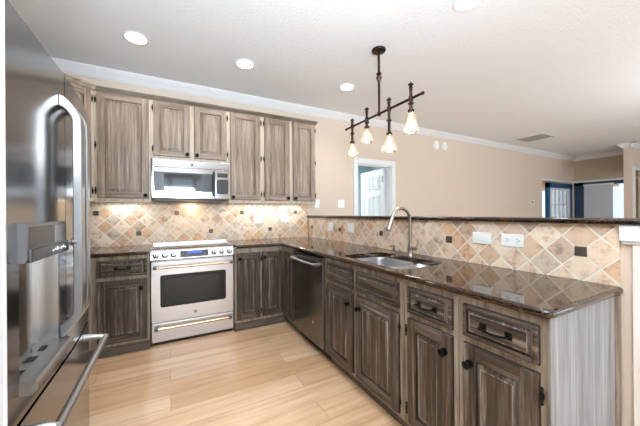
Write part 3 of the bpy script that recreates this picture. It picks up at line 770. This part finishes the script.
# ------------------------------------------------------------------ refrigerator
XFACE = -.345; FY0, FYM, FY1 = .943, 1.389, 1.880
FZ = 1.775; GZ = .712
fr = thing('refrigerator', 'large stainless french door refrigerator with water dispenser and bottom freezer drawer', 'refrigerator', (-.78, 1.41, 0))
def FXc(y): return XFACE - .032 * (max(y - FYM, 0) / .49) ** 1.8
OX, OY = -.78, 1.41
def fpoly(y0, y1, xb=-.41, n=10, g=0.0):
    P = [(xb - OX, y0 - OY)] + [(FXc(y0 + (y1 - y0) * k / n) - OX, y0 + (y1 - y0) * k / n - OY) for k in range(n + 1)] + [(xb - OX, y1 - OY)]
    return P
MB().box(-1.18 - OX, FY0 + .004 - OY, .02, -.42 - OX, FY1 - .004 - OY, FZ - .012).build('body', M_GREYPL, fr, smooth=0)
MB().box(-1.15 - OX, FY0 + .02 - OY, .0, -.44 - OX, FY1 - .02 - OY, .02).build('base', M_DARKPL, fr, smooth=0)
# near door with the dispenser bay cut out
BY0, BY1, BZa, BZb = 1.012, 1.318, .80, 1.222
q = MB(); SEAM = .0025
q.prism(fpoly(FY0, FYM - SEAM), 'z', BZb, FZ); q.prism(fpoly(FY0, FYM - SEAM), 'z', GZ + .004, BZa)
q.prism(fpoly(FY0, BY0), 'z', BZa, BZb); q.prism(fpoly(BY1, FYM - SEAM), 'z', BZa, BZb)
nd = q.build('door', M_FRIDGE, fr, smooth=20)
q = MB()
xb = -.405; xf = XFACE - .003
q.box(xb - OX, BY0 - OY, BZa, xb + .004 - OX, BY1 - OY, BZb); q.box(xb - OX, BY0 - OY, BZa, xf - OX - .012, BY0 + .004 - OY, BZb); q.box(xb - OX, BY1 - .004 - OY, BZa, xf - OX, BY1 - OY, BZb)
q.prism([(xb - OX, 1.06 - OY)] + [(xb + .032 * math.sin(PI * k / 12) - OX, 1.06 + .20 * k / 12 - OY) for k in range(1, 12)] + [(xb - OX, 1.26 - OY)], 'z', .816, 1.139)
q.build('dispenser_bay', M_STEELV, nd)
q = MB()
q.prism([(xb - OX, 1.140), (XFACE + .010 - OX, 1.122), (XFACE + .018 - OX, 1.132), (XFACE + .018 - OX, 1.222), (XFACE + .013 - OX, 1.227), (xb - OX, 1.227)], 'y', BY0 - .004 - OY, BY1 + .004 - OY)
hd = q.build('dispenser_head', M_HEAD, nd, smooth=25)
MB().box(XFACE + .010 - OX, BY0 + .004 - OY, 1.122, XFACE + .0245 - OX, BY1 + .01 - OY, 1.158, 0, .004).build('control_strip', M_CTRL, hd)
MB().box(XFACE + .016 - OX, BY0 + .006 - OY, 1.160, XFACE + .0192 - OX, BY0 + .19 - OY, 1.218, 0, .001).build('control_face', M_CTRL, hd)
q = MB()
for k in range(7):
    y = 1.165 + k * .019 - OY; q.box(XFACE + .0240 - OX, y, 1.136 + (k % 2) * .003, XFACE + .0252 - OX, y + .010, 1.141 + (k % 3) * .003)
q.build('control_icons', M_ICON, hd, smooth=0)
q = MB(); q.box(XFACE + .0175 - OX, 1.212 - OY, 1.165, XFACE + .0198 - OX, 1.305 - OY, 1.216, 0, .001); q.build('display_window', M_SATIN, hd)
q = MB(); q.tube([(XFACE - .01 - OX, 1.335 - OY, 1.150), (XFACE + .035 - OX, 1.335 - OY, 1.150)], .007); q.lathe([(.012, .030), (.015, .034), (.015, .048), (.010, .052)], (XFACE - OX, 1.335 - OY, 1.150), 'x', 18)
q.build('dispenser_knob', M_SATIN, nd)
q = MB(); q.prism([(xb - OX, .790), (XFACE + .022 - OX, .778), (XFACE + .034 - OX, .786), (XFACE + .036 - OX, .806), (XFACE + .030 - OX, .813), (xb - OX, .815)], 'y', BY0 - .004 - OY, BY1 + .002 - OY)
tr = q.build('drip_tray', M_HEAD, nd, smooth=30)
for y in (1.07, 1.16, 1.24):
    MB().box(xb + .03 - OX, y - .018 - OY, .8145, xb + .046 - OX, y + .018 - OY, .8165).build('drain_slot', M_PORE, tr, smooth=0)
# far door
q = MB(); q.prism(fpoly(FYM + SEAM, FY1), 'z', GZ + .004, FZ); fdr = q.build('door', M_FRIDGE, fr, smooth=20)
# bowed handles
def fridge_handle(parent, yc, w, zt, zb_):
    xo = FXc(yc) - OX
    outer = [(-.002, zt), (.012, zt - .007), (.026, zt - .020), (.038, zt - .036), (.050, zt - .056), (.061, zt - .080), (.063, zt - .13)]
    inner = [(-.002, zt - .044), (.009, zt - .048), (.018, zt - .056), (.026, zt - .066), (.032, zt - .076), (.035, zt - .084), (.036, zt - .13)]
    outer += [(p, zb_ + (zt - z)) for p, z in outer[::-1]]; inner += [(p, zb_ + (zt - z)) for p, z in inner[::-1]]
    q = MB(); V = []; n_ = 14
    for yy in (yc - w / 2, yc + w / 2):
        for p in outer + inner: V.append((xo + p[0], yy - OY, p[1]))
    A = 28; F = []
    for i in range(13):
        for s_, flip in ((0, 0), (A, 1)): F.append((s_ + i, s_ + i + 1, s_ + 14 + i + 1, s_ + 14 + i))
        F.append((i, i + 1, A + i + 1, A + i)); F.append((14 + i, 14 + i + 1, A + 14 + i + 1, A + 14 + i))
    F += [(0, 14, A + 14, A), (13, 27, A + 27, A + 13)]
    q.add(V, F); h = q.build('handle', M_SATIN, parent, smooth=35)
    bv = h.modifiers.new('soft_edges', 'BEVEL'); bv.width = .004; bv.segments = 2; bv.limit_method = 'ANGLE'; bv.angle_limit = math.radians(50)
fridge_handle(nd, 1.345, .046, 1.682, .812)
fridge_handle(fdr, 1.425, .034, 1.682, .812)
# freezer drawer
q = MB(); q.prism(fpoly(FY0, FY1), 'z', .06, GZ - .008); fz = q.build('freezer_drawer', M_FRIDGE, fr, smooth=20)
MB().box(-.43 - OX, FY0 + .01 - OY, GZ - .010, -.385 - OX, FY1 - .01 - OY, GZ + .006).build('gasket', M_PORE, fr, smooth=0)
q = MB(); P = []
for k in range(13):
    y = 1.03 + (1.715 - 1.03) * k / 12; P.append((XFACE + .066 - OX, y - OY, .655))
q.tube(P, .0125, 12)
for y in (1.045, 1.700): q.tube([(FXc(y) - .004 - OX, y - OY, .668), (XFACE + .045 - OX, y - OY, .664), (XFACE + .068 - OX, y - OY, .655)], [.016, .013, .012], 12)
q.build('handle', M_SATIN, fz)

# ------------------------------------------------------------------ sink, faucet, soap pump
sk = thing('kitchen_sink', 'stainless double-bowl undermount sink in the peninsula worktop', 'sink', ((SX0 + SX1) / 2, (SY0 + SY1) / 2, Z0))
CXs, CYs = (SX0 + SX1) / 2, (SY0 + SY1) / 2
def bowl(y0, y1, depth):
    q = MB(); loops = []
    for (ins, z, rr) in ((0.0, -.0005, .06), (.004, -.03, .058), (.010, -depth + .03, .055), (.022, -depth + .006, .05), (.05, -depth, .04)):
        loops.append([(p[0] - CXs, p[1] - CYs, z) for p in rrect(SX0 - .004 + ins, y0 + ins, SX1 + .004 - ins, y1 - ins, rr)])
    n_ = len(loops[0]); V = [p for lp in loops for p in lp]; F = []
    for i in range(len(loops) - 1):
        for k in range(n_): F.append((i * n_ + k, i * n_ + (k + 1) % n_, (i + 1) * n_ + (k + 1) % n_, (i + 1) * n_ + k))
    F.append(tuple(range((len(loops) - 1) * n_, len(loops) * n_)))
    q.add(V, F); o = q.build('bowl', M_SINK, sk, smooth=45); md = o.modifiers.new('sheet', 'SOLIDIFY'); md.thickness = .0015; md.offset = 0
    cy = (y0 + y1) / 2 - CYs
    d_ = MB().lathe([(.038, -depth + .001), (.038, -depth + .004), (.028, -depth + .002), (0, -depth + .001)], (0.03, cy, 0), 'z', 24).build('drain', M_SATIN, o)
YD = 1.465
bowl(YD + .012, SY1 + .004, .19); bowl(SY0 - .004, YD - .012, .16)
MB().box(SX0 - CXs - .003, YD - .0135 - CYs, -.05, SX1 - CXs + .003, YD + .0135 - CYs, -.001, 0, .005).build('divider', M_NICKEL, sk)

fa = thing('kitchen_faucet', 'brushed nickel gooseneck pull-down faucet behind the sink', 'faucet', (1.655, 1.615, Z1))
q = MB(); q.lathe([(.028, 0), (.028, .006), (.023, .012), (.021, .03), (.022, .05), (.018, .075), (.014, .09), (.0125, .10)], (0, 0, 0), 'z', 24)
q.build('base', M_NICKEL, fa)
q = MB(); P = [(0, 0, .09), (0, 0, .16), (0, 0, .275)]
for k in range(1, 13):
    a = PI * k / 12 * .95; P.append((-.092 * (1 - math.cos(a)), 0, .275 + .092 * math.sin(a)))
q.tube(P, .0130, 16); nk = q.build('spout', M_NICKEL, fa)
p1 = Vector(P[-1]); p0 = Vector(P[-2]); dd_ = (p1 - p0).normalized(); dd_ = (dd_ + Vector((-.15, 0, 0))).normalized()
q = MB(); q.tube([p1 - dd_ * .004, p1 + dd_ * .012, p1 + dd_ * .045, p1 + dd_ * .075, p1 + dd_ * .095], [.0135, .016, .018, .020, .018], 18); q.build('spray_head', M_NICKEL, fa)
q = MB(); q.tube([(0, 0, .055), (0, -.03, .057), (0, -.05, .062)], [.015, .016, .013], 16); q.tube([(0, -.048, .062), (.015, -.058, .09), (.02, -.062, .125)], [.007, .006, .005], 12)
q.tube([(0, -.046, .061), (.0, -.062, .058)], [.014, .012], 14); q.build('lever_handle', M_NICKEL, fa)
so = thing('soap_dispenser', 'small brushed nickel soap pump standing left of the faucet', 'soap dispenser', (1.635, 1.775, Z1))
MB().lathe([(.020, 0), (.020, .005), (.012, .010), (.011, .03), (.013, .036)], (0, 0, 0), 'z', 20).build('base', M_NICKEL, so)
q = MB(); q.tube([(0, 0, .034), (0, 0, .056)], .007, 12); q.lathe([(.013, .054), (.015, .058), (.014, .066), (0, .068)], (0, 0, 0), 'z', 18); q.tube([(0, 0, .060), (-.03, 0, .062), (-.045, 0, .056)], .0055, 10); q.build('pump_head', M_NICKEL, so)

# ------------------------------------------------------------------ wall plates, outlets
def plate(label, loc, rz, w, h, gangs, cat='switch', name='light_switch', rocker=True, horiz=False):
    o = thing(name, label, cat, loc, rz)
    MB().box(-w / 2, -.006, -h / 2, w / 2, 0, h / 2, 0, .003).build('cover_plate', M_WHITEPL, o)
    for k in range(gangs):
        x = (k - (gangs - 1) / 2) * (w / gangs) * .95
        if rocker: MB().box(x - .016, -.0085, -.032, x + .016, -.005, .032, 0, .002).build('rocker', M_WHITEPL, o)
    return o
plate('white double rocker switch on the back tiles right of the range', (1.020, YW - .010, 1.176), 0, .112, .115, 2)
plate('white double rocker switch on the back tiles nearest the corner', (1.386, YW - .010, 1.182), 0, .112, .115, 2)
plate('white switch plate on the beige wall just right of the wall cabinets', (1.888, YW, 1.385), 0, .080, .118, 1)
plate('white double switch plate on the beige wall left of the open doorway', (2.300, YW, 1.385), 0, .118, .118, 2)
plate('white switch plate on the peninsula tiles, farthest from the faucet', (XS, 2.993, 1.082), R90, .115, .105, 2)
plate('white switch plate on the peninsula tiles nearest the sink', (XS, 2.560, 1.084), R90, .125, .105, 2)
def outlet(label, y, slots):
    o = thing('wall_outlet', label, 'outlet', (XS, y, 1.083), R90)
    MB().box(-.060, -.006, -.036, .060, 0, .036, 0, .003).build('cover_plate', M_WHITEPL, o)
    if slots:
        for s_ in (-1, 1):
            q = MB(); q.prism(rrect(s_ * .028 - .018, -.016, s_ * .028 + .018, .016, .008), 'y', -.0075, -.005); k = q.build('receptacle', M_WHITEPL, o)
            q = MB(); q.box(s_ * .028 - .006, -.0082, -.010, s_ * .028 + .004, -.0073, -.008); q.box(s_ * .028 - .006, -.0082, .006, s_ * .028 + .004, -.0073, .008); q.lathe([(.003, -.0082), (.003, -.0073)], (s_ * .028 + .010, 0, 0), 'y', 10); q.build('slots', M_PORE, k)
    else:
        MB().box(-.032, -.0085, -.016, .032, -.005, .016, 0, .002).build('rocker', M_WHITEPL, o)
outlet('white horizontal switch plate on the peninsula tiles, left of the twin outlet', 1.098, False)
outlet('white horizontal twin outlet on the peninsula tiles nearest the counter end', .918, True)
# small round chimes high on the wall, thermostat
for (x, lb) in ((4.40, 'left of two small white ovals high on the beige wall'), (4.63, 'right of two small white ovals high on the beige wall')):
    q = MB(); q.lathe([(.07, 0), (.068, -.015), (.055, -.022), (0, -.024)], (0, 0, 0), 'y', 28)
    for i in range(len(q.v)): v_ = q.v[i]; q.v[i] = (v_[0], v_[1], v_[2] * 1.2)
    o = q.build('door_chime', M_WHITEPL); o.location = (x, YW, 2.50); tag(o, lb, 'door chime', 'white ovals high on the wall')
o = thing('thermostat', 'small grey thermostat on the beige wall near the far blue door', 'thermostat', (7.77, YW, 1.47))
MB().box(-.06, -.02, -.05, .06, 0, .05, 0, .006).build('cover', M_WHITEPL, o); MB().box(-.04, -.0215, -.02, .02, -.0195, .03).build('screen', M_GREYPL, o)

# ------------------------------------------------------------------ recessed lights
def downlight(x, y, label, power=9):
    o = thing('recessed_light', label, 'ceiling light', (x, y, CEIL), 0, 'recessed ceiling lights')
    q = MB(); q.lathe([(.098, 0), (.096, -.006), (.086, -.009), (.078, -.006), (.078, 0)], (0, 0, 0), 'z', 36); q.build('trim_ring', M_WHITE, o)
    MB().lathe([(.077, -.0005), (.077, -.003), (.05, -.0045), (0, -.005)], (0, 0, 0), 'z', 32).build('lens', M_LENS, o)
    d = bpy.data.lights.new('downlight_lamp', 'SPOT'); d.energy = power; d.spot_size = math.radians(140); d.spot_blend = .6; d.shadow_soft_size = .07; d.color = (.95, .97, 1)
    l = bpy.data.objects.new('downlight_lamp', d); COL.objects.link(l); l.parent = o; l.location = (0, 0, -.02)
for (x, y, lb) in ((-.24, 2.837, 'leftmost recessed ceiling light, above the tall left wall cabinet'), (.675, 2.835, 'recessed ceiling light above the microwave end of the cabinets'),
                   (1.868, 2.803, 'recessed ceiling light just left of the hanging fixture'), (1.876, 1.270, 'recessed ceiling light cut by the top edge of the photo')):
    downlight(x, y, lb, 16)

# ceiling register
o = thing('ceiling_vent', 'long white ceiling register over the living room', 'vent', (6.5, 3.0, CEIL))
MB().box(-.24, -.27, -.012, .24, .27, 0, 0, .003).build('vent_frame', M_WHITE, o)
q = MB()
for k in range(16): q.box(-.21, -.24 + k * .03, -.016, .21, -.232 + k * .03, -.011)
q.build('louvres', M_GREYPL, o, smooth=0)

# ------------------------------------------------------------------ hanging fixture over the bar
PX, PY, RZ = 1.70, 2.025, 2.153
pf = thing('linear_chandelier', 'bronze linear chandelier with four glass cone shades over the bar', 'chandelier', (PX, PY, CEIL))
def rel(z): return z - CEIL
MB().lathe([(.062, 0), (.064, -.010), (.060, -.018), (.030, -.024), (.010, -.030)], (0, 0, 0), 'z', 32).build('canopy', M_BRONZE, pf)
q = MB(); q.tube([(0, 0, -.02), (0, 0, rel(RZ))], .011, 14)
q.lathe([(.010, rel(2.53)), (.022, rel(2.525)), (.024, rel(2.512)), (.014, rel(2.505)), (.016, rel(2.495)), (.026, rel(2.488)), (.026, rel(2.476)), (.016, rel(2.465)), (.012, rel(2.44))], (0, 0, 0), 'z', 20)
q.lathe([(.012, rel(RZ + .02)), (.018, rel(RZ + .012)), (.018, rel(RZ - .014)), (.008, rel(RZ - .022))], (0, 0, 0), 'z', 16); q.build('stem', M_BRONZE, pf)
q = MB(); q.tube([(0, 1.52 - PY, rel(RZ)), (0, 2.569 - PY, rel(RZ))], .0105, 14)
for y in (1.52, 2.569): q.lathe([(.0, -.014), (.010, -.010), (.014, 0), (.010, .010), (0, .014)], (0, y - PY, rel(RZ)), 'y', 14)
q.build('crossbar', M_BRONZE, pf)
for (y, ztop, zs, zb_) in ((2.455, 2.247, 1.985, 1.850), (2.208, 2.282, 2.075, 1.936), (1.893, 2.262, 1.935, 1.783), (1.640, 2.292, 2.055, 1.884)):
    yy = y - PY
    q = MB()
    def P_(r_, z): return (r_, rel(z))
    q.lathe([P_(.0, ztop), P_(.004, ztop - .004), P_(.006, ztop - .016), P_(.020, ztop - .022), P_(.022, ztop - .030), P_(.010, ztop - .038), P_(.016, ztop - .052), P_(.012, ztop - .075), P_(.012, RZ + .024), P_(.018, RZ + .018), P_(.018, RZ - .018),
             P_(.012, RZ - .024), P_(.012, (RZ + zs) / 2 + .018), P_(.023, (RZ + zs) / 2 + .014), P_(.023, (RZ + zs) / 2 + .006), P_(.013, (RZ + zs) / 2), P_(.013, zs + .036), P_(.014, zs + .016), P_(.025, zs + .010), P_(.026, zs - .006), P_(.014, zs - .018), P_(0, zs - .02)], (0, yy, 0), 'z', 18)
    arm = q.build('lamp_holder', M_BRONZE, pf)
    # fluted glass cone
    q = MB(); seg = 48; V = []; hh = zs - zb_; prof = [(.016, zs), (.025, zs - hh * .08), (.037, zs - hh * .35), (.050, zs - hh * .65), (.062, zs - hh * .92), (.065, zb_)]
    for (r_, z) in prof:
        for k in range(seg):
            a = 2 * PI * k / seg; rr = r_ * (1 + .018 * math.cos(16 * a)); V.append((rr * math.cos(a), yy + rr * math.sin(a), rel(z)))
    q.add(V, [(i * seg + k, i * seg + (k + 1) % seg, (i + 1) * seg + (k + 1) % seg, (i + 1) * seg + k) for i in range(5) for k in range(seg)])
    sh = q.build('lamp_shade', M_SHADE, arm, smooth=60); md = sh.modifiers.new('glass', 'SOLIDIFY'); md.thickness = .002
    q = MB(); zc = zs - hh * .5
    q.lathe([(.0, rel(zc - .032)), (.012, rel(zc - .028)), (.020, rel(zc - .012)), (.021, rel(zc)), (.016, rel(zc + .02)), (.010, rel(zc + .036)), (.009, rel(zs - .015))], (0, yy, 0), 'z', 20)
    q.build('bulb', M_BULB, arm)
    d = bpy.data.lights.new('bulb_glow', 'POINT'); d.energy = 1.2; d.color = (1, .82, .6); d.shadow_soft_size = .03
    l = bpy.data.objects.new('bulb_glow', d); COL.objects.link(l); l.parent = pf; l.location = (0, yy, rel(zb_ - .03))
